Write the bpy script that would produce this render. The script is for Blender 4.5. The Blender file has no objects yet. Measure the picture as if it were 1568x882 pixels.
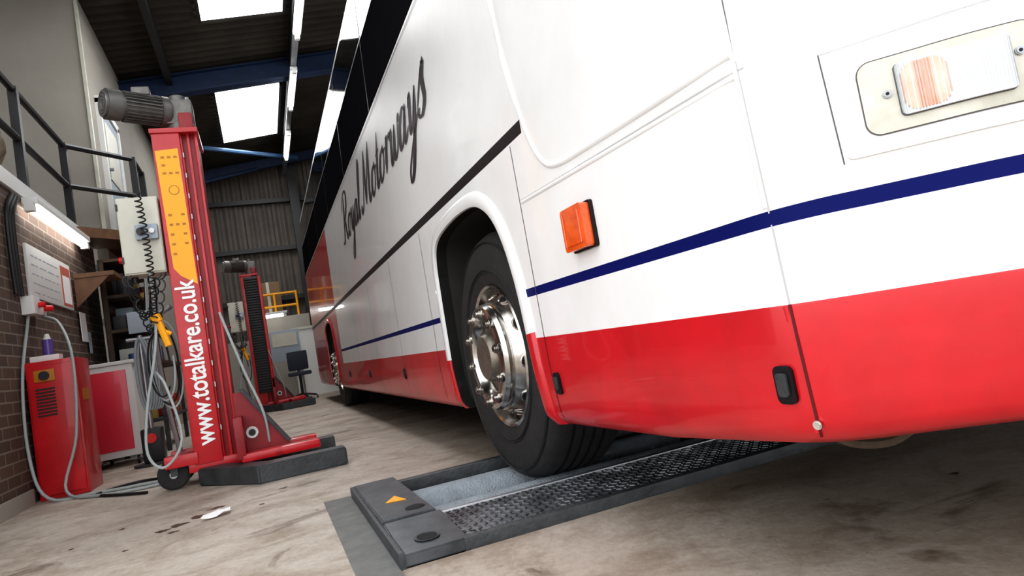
import bpy, bmesh, math, random
from mathutils import Vector, Matrix
random.seed(4)
sc = bpy.context.scene
V = Vector

# ---------------------------------------------------------------- materials
MATS = {}
def mat(name, col, rough=0.5, metal=0.0, coat=0.0, emit=0.0, var=0.0, vscale=6.0, bump=0.0, bscale=60.0, spec=0.5, col2=None, p=(0.3, 0.7)):
    if name in MATS: return MATS[name]
    m = bpy.data.materials.new(name); m.use_nodes = True
    nt = m.node_tree; b = nt.nodes['Principled BSDF']
    c = (*col, 1)
    b.inputs['Base Color'].default_value = c
    b.inputs['Roughness'].default_value = rough
    b.inputs['Metallic'].default_value = metal
    b.inputs['Coat Weight'].default_value = coat
    b.inputs['Coat Roughness'].default_value = 0.04
    b.inputs['Specular IOR Level'].default_value = spec
    if emit > 0:
        b.inputs['Emission Color'].default_value = c
        b.inputs['Emission Strength'].default_value = emit
    tc = nt.nodes.new('ShaderNodeTexCoord')
    if var > 0 or col2:
        n = nt.nodes.new('ShaderNodeTexNoise'); n.inputs['Scale'].default_value = vscale
        n.inputs['Detail'].default_value = 6; n.inputs['Roughness'].default_value = 0.65
        nt.links.new(tc.outputs['Object'], n.inputs['Vector'])
        r = nt.nodes.new('ShaderNodeValToRGB')
        r.color_ramp.elements[0].position = p[0]; r.color_ramp.elements[1].position = p[1]
        lo = col2 if col2 else tuple(x * (1 - var) for x in col)
        r.color_ramp.elements[0].color = (*lo, 1)
        r.color_ramp.elements[1].color = c
        nt.links.new(n.outputs['Fac'], r.inputs['Fac'])
        nt.links.new(r.outputs['Color'], b.inputs['Base Color'])
    if bump > 0:
        n2 = nt.nodes.new('ShaderNodeTexNoise'); n2.inputs['Scale'].default_value = bscale
        n2.inputs['Detail'].default_value = 4
        nt.links.new(tc.outputs['Object'], n2.inputs['Vector'])
        bp = nt.nodes.new('ShaderNodeBump'); bp.inputs['Strength'].default_value = bump
        bp.inputs['Distance'].default_value = 0.01
        nt.links.new(n2.outputs['Fac'], bp.inputs['Height'])
        nt.links.new(bp.outputs['Normal'], b.inputs['Normal'])
    MATS[name] = m
    return m

WHITE = mat('coach_white_paint', (0.86, 0.86, 0.865), 0.3, coat=0.5, col2=(0.79, 0.785, 0.775), vscale=3)
RED = mat('coach_red_paint', (0.62, 0.008, 0.018), 0.32, coat=0.5, col2=(0.44, 0.008, 0.014), vscale=4)
BLUE = mat('coach_blue_stripe', (0.002, 0.006, 0.10), 0.5, coat=0.0, spec=0.12)
BLACKTRIM = mat('coach_black_trim', (0.010, 0.007, 0.009), 0.4, spec=0.25)
GLASS = mat('coach_dark_glass', (0.008, 0.009, 0.011), 0.05)
GLASSM = mat('coach_black_glass_band', (0.010, 0.010, 0.012), 0.9, spec=0.0)
DARK = mat('underbody_black', (0.010, 0.010, 0.010), 0.8)
LINER = mat('arch_liner', (0.030, 0.028, 0.026), 0.8, var=0.4)
SEAM = mat('panel_gap', (0.10, 0.09, 0.09), 0.7)
SEAM2 = mat('panel_crease', (0.50, 0.49, 0.49), 0.6)
SEAMR = mat('panel_gap_red', (0.10, 0.004, 0.006), 0.7)
LETTER = mat('script_lettering', (0.022, 0.008, 0.016), 0.45, spec=0.3)
RUBBER = mat('tyre_rubber', (0.026, 0.024, 0.024), 0.75, var=0.4, vscale=14, bump=0.3, bscale=80)
CHROME = mat('chrome', (0.72, 0.70, 0.67), 0.2, metal=1.0, col2=(0.36, 0.33, 0.30), vscale=16)
HUBC = mat('hub_dull_metal', (0.34, 0.30, 0.25), 0.42, metal=0.8, var=0.5, vscale=20)
AMBER = mat('amber_lens', (0.85, 0.13, 0.006), 0.2, coat=0.8, col2=(0.6, 0.06, 0.004), vscale=25)
AMBER2 = mat('pale_amber_lens', (0.72, 0.56, 0.48), 0.25, coat=0.8, col2=(0.74, 0.38, 0.25), vscale=9, p=(0.38, 0.62))
CLEAR = mat('clear_lens', (0.60, 0.62, 0.63), 0.15, coat=1.0, var=0.12, vscale=14)
REFL = mat('lamp_reflector', (0.60, 0.58, 0.51), 0.3, metal=0.2, col2=(0.40, 0.38, 0.31), vscale=10)
LRED = mat('lift_red_paint', (0.60, 0.010, 0.018), 0.38, coat=0.3, var=0.35, vscale=5)
LRED2 = mat('lift_dark_red_paint', (0.30, 0.008, 0.014), 0.45, var=0.35, vscale=8)
YEL = mat('yellow_sticker', (0.95, 0.42, 0.01), 0.45)
YEL2 = mat('yellow_print', (0.45, 0.17, 0.01), 0.5)
WTXT = mat('white_print', (0.9, 0.9, 0.9), 0.5)
CREAM = mat('cream_box_paint', (0.66, 0.65, 0.56), 0.45, var=0.15)
GREY = mat('dark_grey_metal', (0.065, 0.07, 0.075), 0.5, metal=0.2, var=0.5, vscale=12, bump=0.3)
MOTOR = mat('motor_cast_grey', (0.20, 0.19, 0.18), 0.5, metal=0.5, var=0.35, vscale=20)
STEEL = mat('steel', (0.45, 0.46, 0.48), 0.35, metal=0.8, var=0.3, vscale=9)
BLKM = mat('black_metal', (0.015, 0.015, 0.017), 0.45)
CAB = mat('grey_cable', (0.38, 0.42, 0.42), 0.5)
BCAB = mat('black_cable', (0.012, 0.012, 0.013), 0.5)
PINKRED = mat('cabinet_red_panel', (0.75, 0.035, 0.07), 0.35, coat=0.3)
WPL = mat('white_plastic', (0.75, 0.75, 0.73), 0.4)
WOOD = mat('brown_board', (0.20, 0.10, 0.05), 0.6, var=0.4, vscale=9)
DWOOD = mat('dark_bench_wood', (0.07, 0.04, 0.022), 0.7, var=0.4, vscale=9)
TUBE = mat('fluorescent_tube', (1.0, 0.98, 0.95), 0.5, emit=9)
SKYL = mat('translucent_rooflight', (0.95, 0.98, 1.0), 0.5, emit=5)
ROOFM = mat('fibre_cement_roof', (0.060, 0.052, 0.042), 0.9, col2=(0.030, 0.026, 0.022), vscale=1.2, spec=0.2)
CLAD = mat('wall_cladding', (0.18, 0.158, 0.135), 0.75, col2=(0.115, 0.10, 0.09), vscale=1.5)
BEAM = mat('blue_steel_beam', (0.008, 0.028, 0.085), 0.6, var=0.4)
BEAML = mat('blue_steel_brace', (0.03, 0.08, 0.17), 0.5, var=0.3)
PLAST = mat('cream_plaster', (0.40, 0.375, 0.33), 0.85, var=0.15, vscale=1.5)
GRAYW = mat('grey_board', (0.36, 0.42, 0.48), 0.6)
PURPLE = mat('purple_can', (0.12, 0.07, 0.30), 0.3)
CTRIM = mat('rim_concrete', (0.20, 0.20, 0.19), 0.85, var=0.3, vscale=12)

def brick_mat():
    m = bpy.data.materials.new('brown_brick'); m.use_nodes = True
    nt = m.node_tree; b = nt.nodes['Principled BSDF']; b.inputs['Roughness'].default_value = 0.85
    tc = nt.nodes.new('ShaderNodeTexCoord'); sp = nt.nodes.new('ShaderNodeSeparateXYZ'); cb = nt.nodes.new('ShaderNodeCombineXYZ')
    nt.links.new(tc.outputs['Object'], sp.inputs[0])
    nt.links.new(sp.outputs['Y'], cb.inputs['X']); nt.links.new(sp.outputs['Z'], cb.inputs['Y'])
    br = nt.nodes.new('ShaderNodeTexBrick'); br.inputs['Scale'].default_value = 1.0
    br.inputs['Brick Width'].default_value = 0.225; br.inputs['Row Height'].default_value = 0.075
    br.inputs['Mortar Size'].default_value = 0.006
    br.inputs['Color1'].default_value = (0.12, 0.072, 0.05, 1); br.inputs['Color2'].default_value = (0.08, 0.05, 0.037, 1)
    br.inputs['Mortar'].default_value = (0.21, 0.18, 0.15, 1)
    nt.links.new(cb.outputs[0], br.inputs['Vector']); nt.links.new(br.outputs['Color'], b.inputs['Base Color'])
    bp = nt.nodes.new('ShaderNodeBump'); bp.inputs['Strength'].default_value = 0.5; bp.inputs['Distance'].default_value = 0.01
    bp.invert = True
    nt.links.new(br.outputs['Fac'], bp.inputs['Height']); nt.links.new(bp.outputs['Normal'], b.inputs['Normal'])
    return m
BRICK = brick_mat()

def floor_mat():
    m = bpy.data.materials.new('stained_concrete'); m.use_nodes = True
    nt = m.node_tree; b = nt.nodes['Principled BSDF']
    tc = nt.nodes.new('ShaderNodeTexCoord')
    def noise(s, d=6, r=0.6, sc_=None, dist=0.0, loc=(0, 0, 0)):
        n = nt.nodes.new('ShaderNodeTexNoise'); n.inputs['Scale'].default_value = s
        n.inputs['Detail'].default_value = d; n.inputs['Roughness'].default_value = r; n.inputs['Distortion'].default_value = dist
        mp = nt.nodes.new('ShaderNodeMapping'); mp.inputs['Location'].default_value = loc; mp.inputs['Scale'].default_value = sc_ or (1, 1, 1); mp.inputs['Rotation'].default_value = (0, 0, 0.5)
        nt.links.new(tc.outputs['Object'], mp.inputs['Vector']); nt.links.new(mp.outputs[0], n.inputs['Vector'])
        return n
    def ramp(n, p0, p1, c0, c1):
        r = nt.nodes.new('ShaderNodeValToRGB'); r.color_ramp.elements[0].position = p0; r.color_ramp.elements[1].position = p1
        r.color_ramp.elements[0].color = (*c0, 1); r.color_ramp.elements[1].color = (*c1, 1)
        nt.links.new(n.outputs['Fac'], r.inputs['Fac']); return r
    base = ramp(noise(0.9), 0.3, 0.7, (0.45, 0.39, 0.33), (0.58, 0.52, 0.455))
    fine = ramp(noise(38, 8, 0.75), 0.3, 0.6, (0.74, 0.73, 0.72), (1, 1, 1))
    mid = ramp(noise(5.5, 8, 0.7, None, 0.8, (4, 2, 0)), 0.35, 0.53, (0.72, 0.67, 0.62), (1, 1, 1))
    scuff = ramp(noise(1.5, 8, 0.72, (1.0, 1.5, 1.0), 1.0, (1, 7, 0)), 0.36, 0.53, (0.60, 0.54, 0.48), (1, 1, 1))
    stain = ramp(noise(2.4, 7, 0.62, None, 0.7, (3, 1, 0)), 0.31, 0.39, (0.34, 0.27, 0.22), (1, 1, 1))
    chips = ramp(noise(13, 4, 0.6, None, 0.3), 0.27, 0.31, (0.30, 0.24, 0.21), (1, 1, 1))
    def mul(a, c, f=1.0):
        mx = nt.nodes.new('ShaderNodeMix'); mx.data_type = 'RGBA'; mx.blend_type = 'MULTIPLY'
        mx.inputs[0].default_value = f
        nt.links.new(a, mx.inputs[6]); nt.links.new(c, mx.inputs[7]); return mx.outputs[2]
    o = mul(base.outputs[0], fine.outputs[0]); o = mul(o, mid.outputs[0], 0.8); o = mul(o, scuff.outputs[0], 0.75); o = mul(o, stain.outputs[0], 0.8); o = mul(o, chips.outputs[0], 0.85)
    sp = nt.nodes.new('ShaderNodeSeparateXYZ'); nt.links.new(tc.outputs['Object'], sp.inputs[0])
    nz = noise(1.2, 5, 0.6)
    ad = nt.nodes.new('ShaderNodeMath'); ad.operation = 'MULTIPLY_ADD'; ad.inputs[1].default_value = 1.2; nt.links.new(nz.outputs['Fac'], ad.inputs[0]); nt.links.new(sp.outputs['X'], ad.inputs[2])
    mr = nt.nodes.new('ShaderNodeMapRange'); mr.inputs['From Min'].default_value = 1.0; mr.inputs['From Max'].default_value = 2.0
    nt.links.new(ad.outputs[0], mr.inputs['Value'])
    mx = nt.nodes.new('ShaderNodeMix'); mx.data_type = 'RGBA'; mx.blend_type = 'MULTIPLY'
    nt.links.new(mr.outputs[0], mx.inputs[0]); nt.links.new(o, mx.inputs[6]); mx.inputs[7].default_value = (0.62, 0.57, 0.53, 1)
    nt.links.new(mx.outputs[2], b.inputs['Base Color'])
    rr = ramp(noise(3), 0.35, 0.65, (0.5, 0.5, 0.5), (0.78, 0.78, 0.78)); nt.links.new(rr.outputs[0], b.inputs['Roughness'])
    bp = nt.nodes.new('ShaderNodeBump'); bp.inputs['Strength'].default_value = 0.3; bp.inputs['Distance'].default_value = 0.006
    nt.links.new(noise(45).outputs['Fac'], bp.inputs['Height']); nt.links.new(bp.outputs['Normal'], b.inputs['Normal'])
    return m
FLOOR = floor_mat()

# ---------------------------------------------------------------- builder
def crom(pts, n=8):
    out = []
    P = [V(p) for p in pts]
    for i in range(len(P) - 1):
        p0 = P[i - 1] if i > 0 else P[i] * 2 - P[i + 1]
        p1, p2 = P[i], P[i + 1]
        p3 = P[i + 2] if i + 2 < len(P) else P[i + 1] * 2 - P[i]
        for k in range(n):
            t = k / n
            out.append(0.5 * ((2 * p1) + (p2 - p0) * t + (2 * p0 - 5 * p1 + 4 * p2 - p3) * t * t + (3 * p1 - p0 - 3 * p2 + p3) * t ** 3))
    out.append(P[-1]); return out

class B:
    def __init__(s, name): s.name = name; s.bm = bmesh.new(); s.mats = []
    def mi(s, m):
        if m not in s.mats: s.mats.append(m)
        return s.mats.index(m)
    def _add(s, t, m):
        i = s.mi(m)
        for f in t.faces: f.material_index = i
        bmesh.ops.recalc_face_normals(t, faces=t.faces)
        me = bpy.data.meshes.new('tmp'); t.to_mesh(me); t.free()
        s.bm.from_mesh(me); bpy.data.meshes.remove(me)
    def box(s, lo, hi, m, bevel=0.0, rot=None):
        t = bmesh.new(); bmesh.ops.create_cube(t, size=1)
        lo, hi = V(lo), V(hi); c = (lo + hi) / 2; d = hi - lo
        for v in t.verts: v.co = V((v.co.x * d.x, v.co.y * d.y, v.co.z * d.z))
        if bevel > 0: bmesh.ops.bevel(t, geom=t.edges[:], offset=bevel, segments=2, affect='EDGES', profile=0.6)
        M = Matrix.Translation(c) @ (rot.to_4x4() if rot else Matrix.Identity(4))
        bmesh.ops.transform(t, matrix=M, verts=t.verts); s._add(t, m)
    def cyl(s, a, b, r, m, seg=20, r2=None, bevel=0.0):
        a, b = V(a), V(b); d = b - a
        t = bmesh.new(); bmesh.ops.create_cone(t, cap_ends=True, segments=seg, radius1=r, radius2=(r if r2 is None else r2), depth=d.length)
        if bevel > 0:
            bmesh.ops.bevel(t, geom=[e for e in t.edges if len(e.link_faces) == 2 and any(len(f.verts) > 4 for f in e.link_faces)], offset=bevel, segments=2, affect='EDGES')
        q = d.to_track_quat('Z', 'Y').to_matrix().to_4x4()
        bmesh.ops.transform(t, matrix=Matrix.Translation((a + b) / 2) @ q, verts=t.verts); s._add(t, m)
    def tube(s, pts, r, m, seg=8, n=6, smooth=True, scale=(1, 1)):
        P = crom(pts, n) if smooth and len(pts) > 2 else [V(p) for p in pts]
        t = bmesh.new(); rings = []; up = None
        for i, p in enumerate(P):
            d = (P[min(i + 1, len(P) - 1)] - P[max(i - 1, 0)]).normalized()
            if up is None:
                up = V((0, 0, 1)) if abs(d.z) < 0.9 else V((1, 0, 0))
            sd = d.cross(up).normalized(); up = sd.cross(d).normalized()
            rings.append([t.verts.new(p + (sd * math.cos(2 * math.pi * k / seg) * scale[0] + up * math.sin(2 * math.pi * k / seg) * scale[1]) * r) for k in range(seg)])
        for i in range(len(rings) - 1):
            for k in range(seg):
                t.faces.new((rings[i][k], rings[i][(k + 1) % seg], rings[i + 1][(k + 1) % seg], rings[i + 1][k]))
        t.faces.new(rings[0][::-1]); t.faces.new(rings[-1]); s._add(t, m)
    def prism(s, pts, vec, m, bevel=0.0):
        t = bmesh.new(); vec = V(vec)
        a = [t.verts.new(V(p)) for p in pts]; b = [t.verts.new(V(p) + vec) for p in pts]
        t.faces.new(a[::-1]); t.faces.new(b); n = len(a)
        for i in range(n): t.faces.new((a[i], a[(i + 1) % n], b[(i + 1) % n], b[i]))
        if bevel > 0: bmesh.ops.bevel(t, geom=t.edges[:], offset=bevel, segments=2, affect='EDGES')
        s._add(t, m)
    def face(s, pts, m):
        t = bmesh.new(); t.faces.new([t.verts.new(V(p)) for p in pts])
        i = s.mi(m); t.faces.ensure_lookup_table(); t.faces[0].material_index = i
        me = bpy.data.meshes.new('tmp'); t.to_mesh(me); t.free(); s.bm.from_mesh(me); bpy.data.meshes.remove(me)
    def grid(s, rows, m, closed=False, flip=False):
        t = bmesh.new(); R = [[t.verts.new(V(p)) for p in r] for r in rows]
        for i in range(len(R) - 1):
            n = len(R[i])
            for k in range(n if closed else n - 1):
                q = (R[i][k], R[i][(k + 1) % n], R[i + 1][(k + 1) % n], R[i + 1][k])
                f = t.faces.new(q[::-1] if flip else q)
                f.material_index = s.mi(m(i, k) if callable(m) else m)
        me = bpy.data.meshes.new('tmp'); t.to_mesh(me); t.free(); s.bm.from_mesh(me); bpy.data.meshes.remove(me)
    def lathe(s, prof, o, axis, m, seg=48, closed=False):
        o = V(o); ax = V(axis).normalized(); q = ax.to_track_quat('Z', 'Y').to_matrix()
        rows = []
        for k in range(seg + 1):
            a = 2 * math.pi * k / seg
            e = q @ V((math.cos(a), math.sin(a), 0))
            rows.append([o + e * r + ax * h for r, h in prof])
        t = bmesh.new(); R = [[t.verts.new(p) for p in r] for r in rows[:-1]]
        for i in range(seg):
            j = (i + 1) % seg; n = len(prof)
            for k in range(n if closed else n - 1):
                t.faces.new((R[i][k], R[i][(k + 1) % n], R[j][(k + 1) % n], R[j][k]))
        bmesh.ops.remove_doubles(t, verts=t.verts, dist=1e-6)
        s._add(t, m)
    def text(s, body, M, m, size=1.0, sx=1.0, offset=0.0, shear=0.0, extrude=0.001):
        cu = bpy.data.curves.new('t', 'FONT'); cu.body = body; cu.size = size; cu.offset = offset; cu.extrude = extrude; cu.shear = shear
        ob = bpy.data.objects.new('t', cu); sc.collection.objects.link(ob)
        bpy.context.view_layer.update()
        dg = bpy.context.evaluated_depsgraph_get(); me = bpy.data.meshes.new_from_object(ob.evaluated_get(dg))
        w = max(v.co.x for v in me.vertices) - min(v.co.x for v in me.vertices)
        bpy.data.objects.remove(ob)
        me.transform(Matrix.Diagonal((sx / w, 1, 1, 1))); me.transform(M)
        i = s.mi(m)
        for p in me.polygons: p.material_index = i
        s.bm.from_mesh(me); bpy.data.meshes.remove(me)
    def done(s, parent=None, angle=35, shift=None):
        me = bpy.data.meshes.new(s.name); s.bm.to_mesh(me); s.bm.free()
        for m in s.mats: me.materials.append(m)
        if shift is not None: me.transform(shift)
        me.shade_smooth(); me.set_sharp_from_angle(angle=math.radians(angle))
        ob = bpy.data.objects.new(s.name, me); sc.collection.objects.link(ob)
        if parent:
            ob.parent = parent; ob.matrix_parent_inverse = Matrix.Translation(parent.location).inverted()
        return ob
def empty(name, loc):
    e = bpy.data.objects.new(name, None); e.location = loc; e.empty_display_size = 0.3; sc.collection.objects.link(e); return e

# ---------------------------------------------------------------- coach
coach = empty('motor_coach', (2.07, 6.2, 0))
front = [(0.82, 1.15), (0.82, 1.0), (0.824, 0.875), (0.858, 0.79), (0.905, 0.738), (0.96, 0.68), (1.04, 0.60), (1.18, 0.51), (1.4, 0.44), (1.7, 0.39), (2.07, 0.375)]
fr = front + [(4.14 - x, y) for x, y in front[-2::-1]]
fc = [(p.x, p.y) for p in crom([(x, y, 0) for x, y in fr], 6)]
y = 11.7; path = []
while y > 1.2: path.append((0.82, y)); y -= 0.1
path += fc
y = 1.3
while y < 11.7: path.append((3.32, y)); y += 0.25
rc = crom([(3.32, 11.7, 0), (3.27, 11.93, 0), (3.0, 12.03, 0), (2.07, 12.06, 0), (1.14, 12.03, 0), (0.87, 11.93, 0), (0.82, 11.7, 0)], 5)
path += [(p.x, p.y) for p in rc[:-1]]
NP = len(path)
cum = [0.0]
for i in range(1, NP): cum.append(cum[-1] + math.dist(path[i], path[i - 1]))
def S(yy): return 11.7 - yy
def s_of_x(x):
    for i in range(1, NP):
        if path[i][1] < 3 and path[i][0] >= x and path[i - 1][0] < x:
            f = (x - path[i - 1][0]) / (path[i][0] - path[i - 1][0]); return cum[i - 1] + f * (cum[i] - cum[i - 1])
def interp(x, tab):
    if x <= tab[0][0]: return tab[0][1]
    for (a, b), (c, d) in zip(tab, tab[1:]):
        if x <= c: return b + (d - b) * (x - a) / (c - a)
    return tab[-1][1]
def zbot(yy): return interp(yy, [(0.37, 0.335), (0.6, 0.325), (0.85, 0.305), (1.3, 0.275), (2.2, 0.262), (12, 0.25)])
PROF = [(1.225, 0.0), (2.12, 0.01), (3.0, 0.035), (3.1, 0.055), (3.2, 0.11), (3.3, 0.25), (3.37, 0.5), (3.40, 0.9)]
def prof(z, zb):
    h = z - zb
    low = interp(h, [(0, 0.05), (0.015, 0.03), (0.04, 0.016), (0.12, 0.006), (0.2, 0.0)])
    return low + interp(z, PROF)
def shape(x, yy, z):
    ins = prof(z, zbot(yy))
    X = 2.07 + (x - 2.07) * (1 - ins / 1.25); Y = 6.2 + (yy - 6.2) * (1 - ins / 5.85)
    if yy < 1.6 and z > 1.3: Y += (z - 1.3) * 0.16 * min(1, (1.6 - yy) / 1.0)
    return V((X, Y, z))
def bp(s, z, off=0.0):
    i = 1
    while i < NP - 1 and cum[i] < s: i += 1
    f = (s - cum[i - 1]) / (cum[i] - cum[i - 1])
    ax = path[i - 1]; bx = path[i]
    x = ax[0] + (bx[0] - ax[0]) * f; yy = ax[1] + (bx[1] - ax[1]) * f
    dx, dy = bx[0] - ax[0], bx[1] - ax[1]; L = math.hypot(dx, dy)
    n = V((dy / L, -dx / L, 0))
    return shape(x, yy, z) + n * off
rows_z = [0, 0.015, 0.04, 0.08, 0.12, 0.2, None]
zc = [0.552, 0.62, 0.687, 0.714, 0.8, 0.9, 0.975, 1.05, 1.183, 1.225, 1.35, 1.5, 1.7, 1.78, 1.95, 2.12, 2.15, 2.4, 2.62, 2.98, 3.04, 3.1, 3.2, 3.3, 3.37, 3.40]
rows = []; zlab = []
for h in rows_z[:-1]:
    rows.append([shape(x, yy, zbot(yy) + h) for x, yy in path]); zlab.append(0.3)
for z in zc:
    rows.append([shape(x, yy, z) for x, yy in path]); zlab.append(z)
def bodymat(i, k):
    z = (zlab[i] + zlab[i + 1]) / 2; x, yy = path[k]
    sidef = x < 0.9 or x > 3.2
    if z < 0.552: return RED
    if sidef and yy > 7.8 and z < 2.12 and not (1.183 < z < 1.225): return RED
    if 0.687 < z < 0.714: return BLUE
    if 1.183 < z < 1.225 and sidef and yy > 1.86: return BLACKTRIM
    if sidef and yy > 2.35 and 2.12 < z < 2.62: return GLASSM
    if sidef and yy > 2.35 and 2.12 < z < 3.04: return GLASS
    if sidef and 1.15 < yy < 2.1 and 1.78 < z < 2.98: return GLASS
    if yy < 0.75 and 1.35 < z < 2.98: return GLASS
    if yy > 11.9 and 2.12 < z < 3.04: return GLASS
    return WHITE
b = B('coach_body')
b.grid(rows, bodymat, closed=True)
b.face(rows[0][::-1], DARK); b.face(rows[-1], WHITE); li = b.mi(LINER)
bmesh.ops.remove_doubles(b.bm, verts=b.bm.verts, dist=1e-5)
bmesh.ops.recalc_face_normals(b.bm, faces=b.bm.faces)
body = b.done(coach, 32)
body_slots = [m.name for m in body.data.materials]
def archpts(c):
    a = [(-0.495, 0.262), (-0.49, 0.45), (-0.452, 0.75), (-0.36, 0.96), (-0.21, 1.065), (0.0, 1.095), (0.27, 1.085), (0.45, 1.05), (0.52, 0.97), (0.535, 0.8), (0.535, 0.5), (0.53, 0.262)]
    return [(p.x + c, p.y) for p in crom([(q[0], q[1], 0) for q in a], 5)]
for side in (0, 1):
    for c in (2.5, 8.75):
        cb = B('cut'); pts = archpts(c); pts = [(pts[0][0], -0.1)] + pts + [(pts[-1][0], -0.1)]
        x0 = 0.5 if side == 0 else 2.74
        for nm in body_slots: cb.mi(bpy.data.materials[nm])
        cb.prism([(x0, p[0], p[1]) for p in pts], (0.9, 0, 0), LINER)
        co = cb.done()
        md = body.modifiers.new('arch', 'BOOLEAN'); md.operation = 'DIFFERENCE'; md.object = co; md.solver = 'EXACT'
        bpy.context.view_layer.objects.active = body
        bpy.ops.object.modifier_apply(modifier=md.name)
        bpy.data.objects.remove(co)
body.data.set_sharp_from_angle(angle=math.radians(32))

b = B('wheel_arch_lips')
for c in (2.5, 8.75):
    pts = archpts(c); n = len(pts); rws = []
    for i, (py, pz) in enumerate(pts):
        a = pts[max(i - 1, 0)]; d = pts[min(i + 1, n - 1)]
        t = V((d[0] - a[0], d[1] - a[1])).normalized(); nn = V((-t.y, t.x))
        base = 0.82 + prof(pz, 0.262)
        rws.append([(base + xo, py + nn.x * do, pz + nn.y * do) for do, xo in ((0.062, 0.004), (0.056, -0.005), (0.046, -0.012), (0.014, -0.014), (0.002, -0.010), (0.0, 0.0), (0.0, 0.05))])
    b.grid(rws, lambda i, k: LINER if k == 5 else (RED if (pts[i][1] < 0.552 or pts[i][0] > 7.8) else WHITE))
b.done(coach, 60)
b = B('body_panel_gaps')
def strip(sz, w=0.004, m=SEAM, off=0.0015):
    P = [V((s_, z_)) for s_, z_ in sz]; L = []; R = []
    for i, p in enumerate(P):
        t = (P[min(i + 1, len(P) - 1)] - P[max(i - 1, 0)]).normalized(); nn = V((-t.y, t.x)) * w / 2
        L.append(bp(p.x + nn.x, p.y + nn.y, off)); R.append(bp(p.x - nn.x, p.y - nn.y, off))
    b.grid([L, R], m)
def lin(a, c, n=14): return [(a[0] + (c[0] - a[0]) * i / n, a[1] + (c[1] - a[1]) * i / n) for i in range(n + 1)]
sF = S(1.905)
strip(lin((S(1.885), 0.29), (S(1.892), 0.552), 12), 0.004, SEAMR); strip(lin((S(1.892), 0.552), (sF, 1.175), 16), 0.0035)
sC = s_of_x(0.826)
strip(lin((sC + 0.012, 0.32), (sC + 0.004, 0.552), 16), 0.005, SEAMR); strip(lin((sC + 0.004, 0.552), (sC, 0.69), 8), 0.003, SEAM2); strip(lin((sC, 0.71), (sC - 0.008, 0.985), 12), 0.003, SEAM2)
strip(lin((sC - 0.010, 0.985), (sC - 0.014, 1.7), 16), 0.004)
for yy in (3.28, 4.2, 5.2, 6.3, 7.8, 10.0): strip(lin((S(yy), 0.27), (S(yy), 0.55), 8), 0.004, SEAMR); strip(lin((S(yy), 0.555), (S(yy), 1.17), 12), 0.004)
for yy in (4.1, 5.6, 7.1, 8.6, 10.1): strip(lin((S(yy), 2.14), (S(yy), 3.03), 12), 0.02, BLACKTRIM)
strip(lin((S(1.89), 0.992), (S(0.86), 0.966), 20), 0.003, SEAM2)
sh = s_of_x(0.888)
strip(lin((sh, 0.757), (sh - 0.006, 0.94), 8), 0.0022)
strip(lin((sh - 0.006, 0.94), (sh + 0.5, 0.955), 24), 0.003, SEAM2)
strip(lin((S(11.5), 2.12), (S(2.35), 2.12), 30), 0.014, WHITE, 0.004)
strip(lin((S(11.5), 2.62), (S(2.35), 2.62), 30), 0.015, STEEL, 0.004)
b.done(coach, 60)
b = B('body_beads')
def bead(sz, r=0.007, m=WHITE): b.tube([bp(s_, z_, -r * 0.35) for s_, z_ in sz], r, m, seg=10, n=4)
bead([(S(1.88), 1.75), (S(1.86), 1.5), (S(1.81), 1.3), (S(1.755), 1.15), (S(1.69), 1.06), (S(1.6), 1.022), (S(1.4), 1.012), (S(1.1), 1.004), (S(0.88), 1.0)], 0.010)
bead([(S(1.89), 0.985), (S(1.4), 0.972), (S(0.88), 0.958)], 0.007)
bead([(sC - 0.018, 1.2), (sC - 0.012, 0.95), (sC - 0.006, 0.72)], 0.006)
bead([(sC - 0.004, 0.55), (sC + 0.005, 0.33)], 0.006, RED)
b.done(coach, 60)
b = B('skirt_corner_fixing'); p0 = bp(sC + 0.012, 0.345, 0.0); p1 = bp(sC + 0.012, 0.345, 0.008); b.cyl(p0, p1, 0.008, CHROME, 12, bevel=0.002); b.done(coach)

def patch(b, s0, s1, z0, z1, off, m, r=0.02, ns=24, nz=6, depth=0.012, ridges=0):
    ss = [s0 + r * (1 - math.cos(math.pi / 2 * i / 7)) for i in range(7)] + [s0 + r + (s1 - s0 - 2 * r) * i / ns for i in range(ns + 1)] + [s1 - r * (1 - math.cos(math.pi / 2 * i / 7)) for i in range(6, -1, -1)]
    G = []
    def zr_(s_):
        e = min(s_ - s0, s1 - s_); q = r - math.sqrt(max(0, r * r - (r - e) ** 2)) if e < r else 0
        return z0 + q, z1 - q
    for i, s_ in enumerate(ss):
        a, c = zr_(s_); rg = (0.0015 if (ridges and i % 2) else 0)
        G.append([bp(s_, a + (c - a) * k / nz, off + rg) for k in range(nz + 1)])
    b.grid(G, m)
    loop = [(s_, zr_(s_)[0]) for s_ in ss] + [(s_, zr_(s_)[1]) for s_ in ss[::-1]]
    b.grid([[bp(a, c, off) for a, c in loop], [bp(a, c, off - depth) for a, c in loop]], m, closed=True)
b = B('headlamp_cluster')
a0 = s_of_x(0.915); a1 = s_of_x(0.95)
patch(b, sh + 0.004, sh + 0.46, 0.762, 0.937, 0.006, WHITE, 0.012, 36)
patch(b, a0, a0 + 0.235, 0.787, 0.905, 0.0075, SEAM, 0.022, 36, depth=0.001)
patch(b, a0 + 0.002, a0 + 0.233, 0.789, 0.903, 0.0085, REFL, 0.020, 36, depth=0.001)
patch(b, a1 - 0.001, a1 + 0.146, 0.807, 0.889, 0.010, SEAM, 0.008, 24, depth=0.003)
patch(b, a1, a1 + 0.145, 0.808, 0.888, 0.016, CLEAR, 0.008, 60, depth=0.006, ridges=1)
patch(b, a1 + 0.006, a1 + 0.066, 0.812, 0.884, 0.0165, AMBER2, 0.018, 24, depth=0.001, ridges=1)
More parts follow.
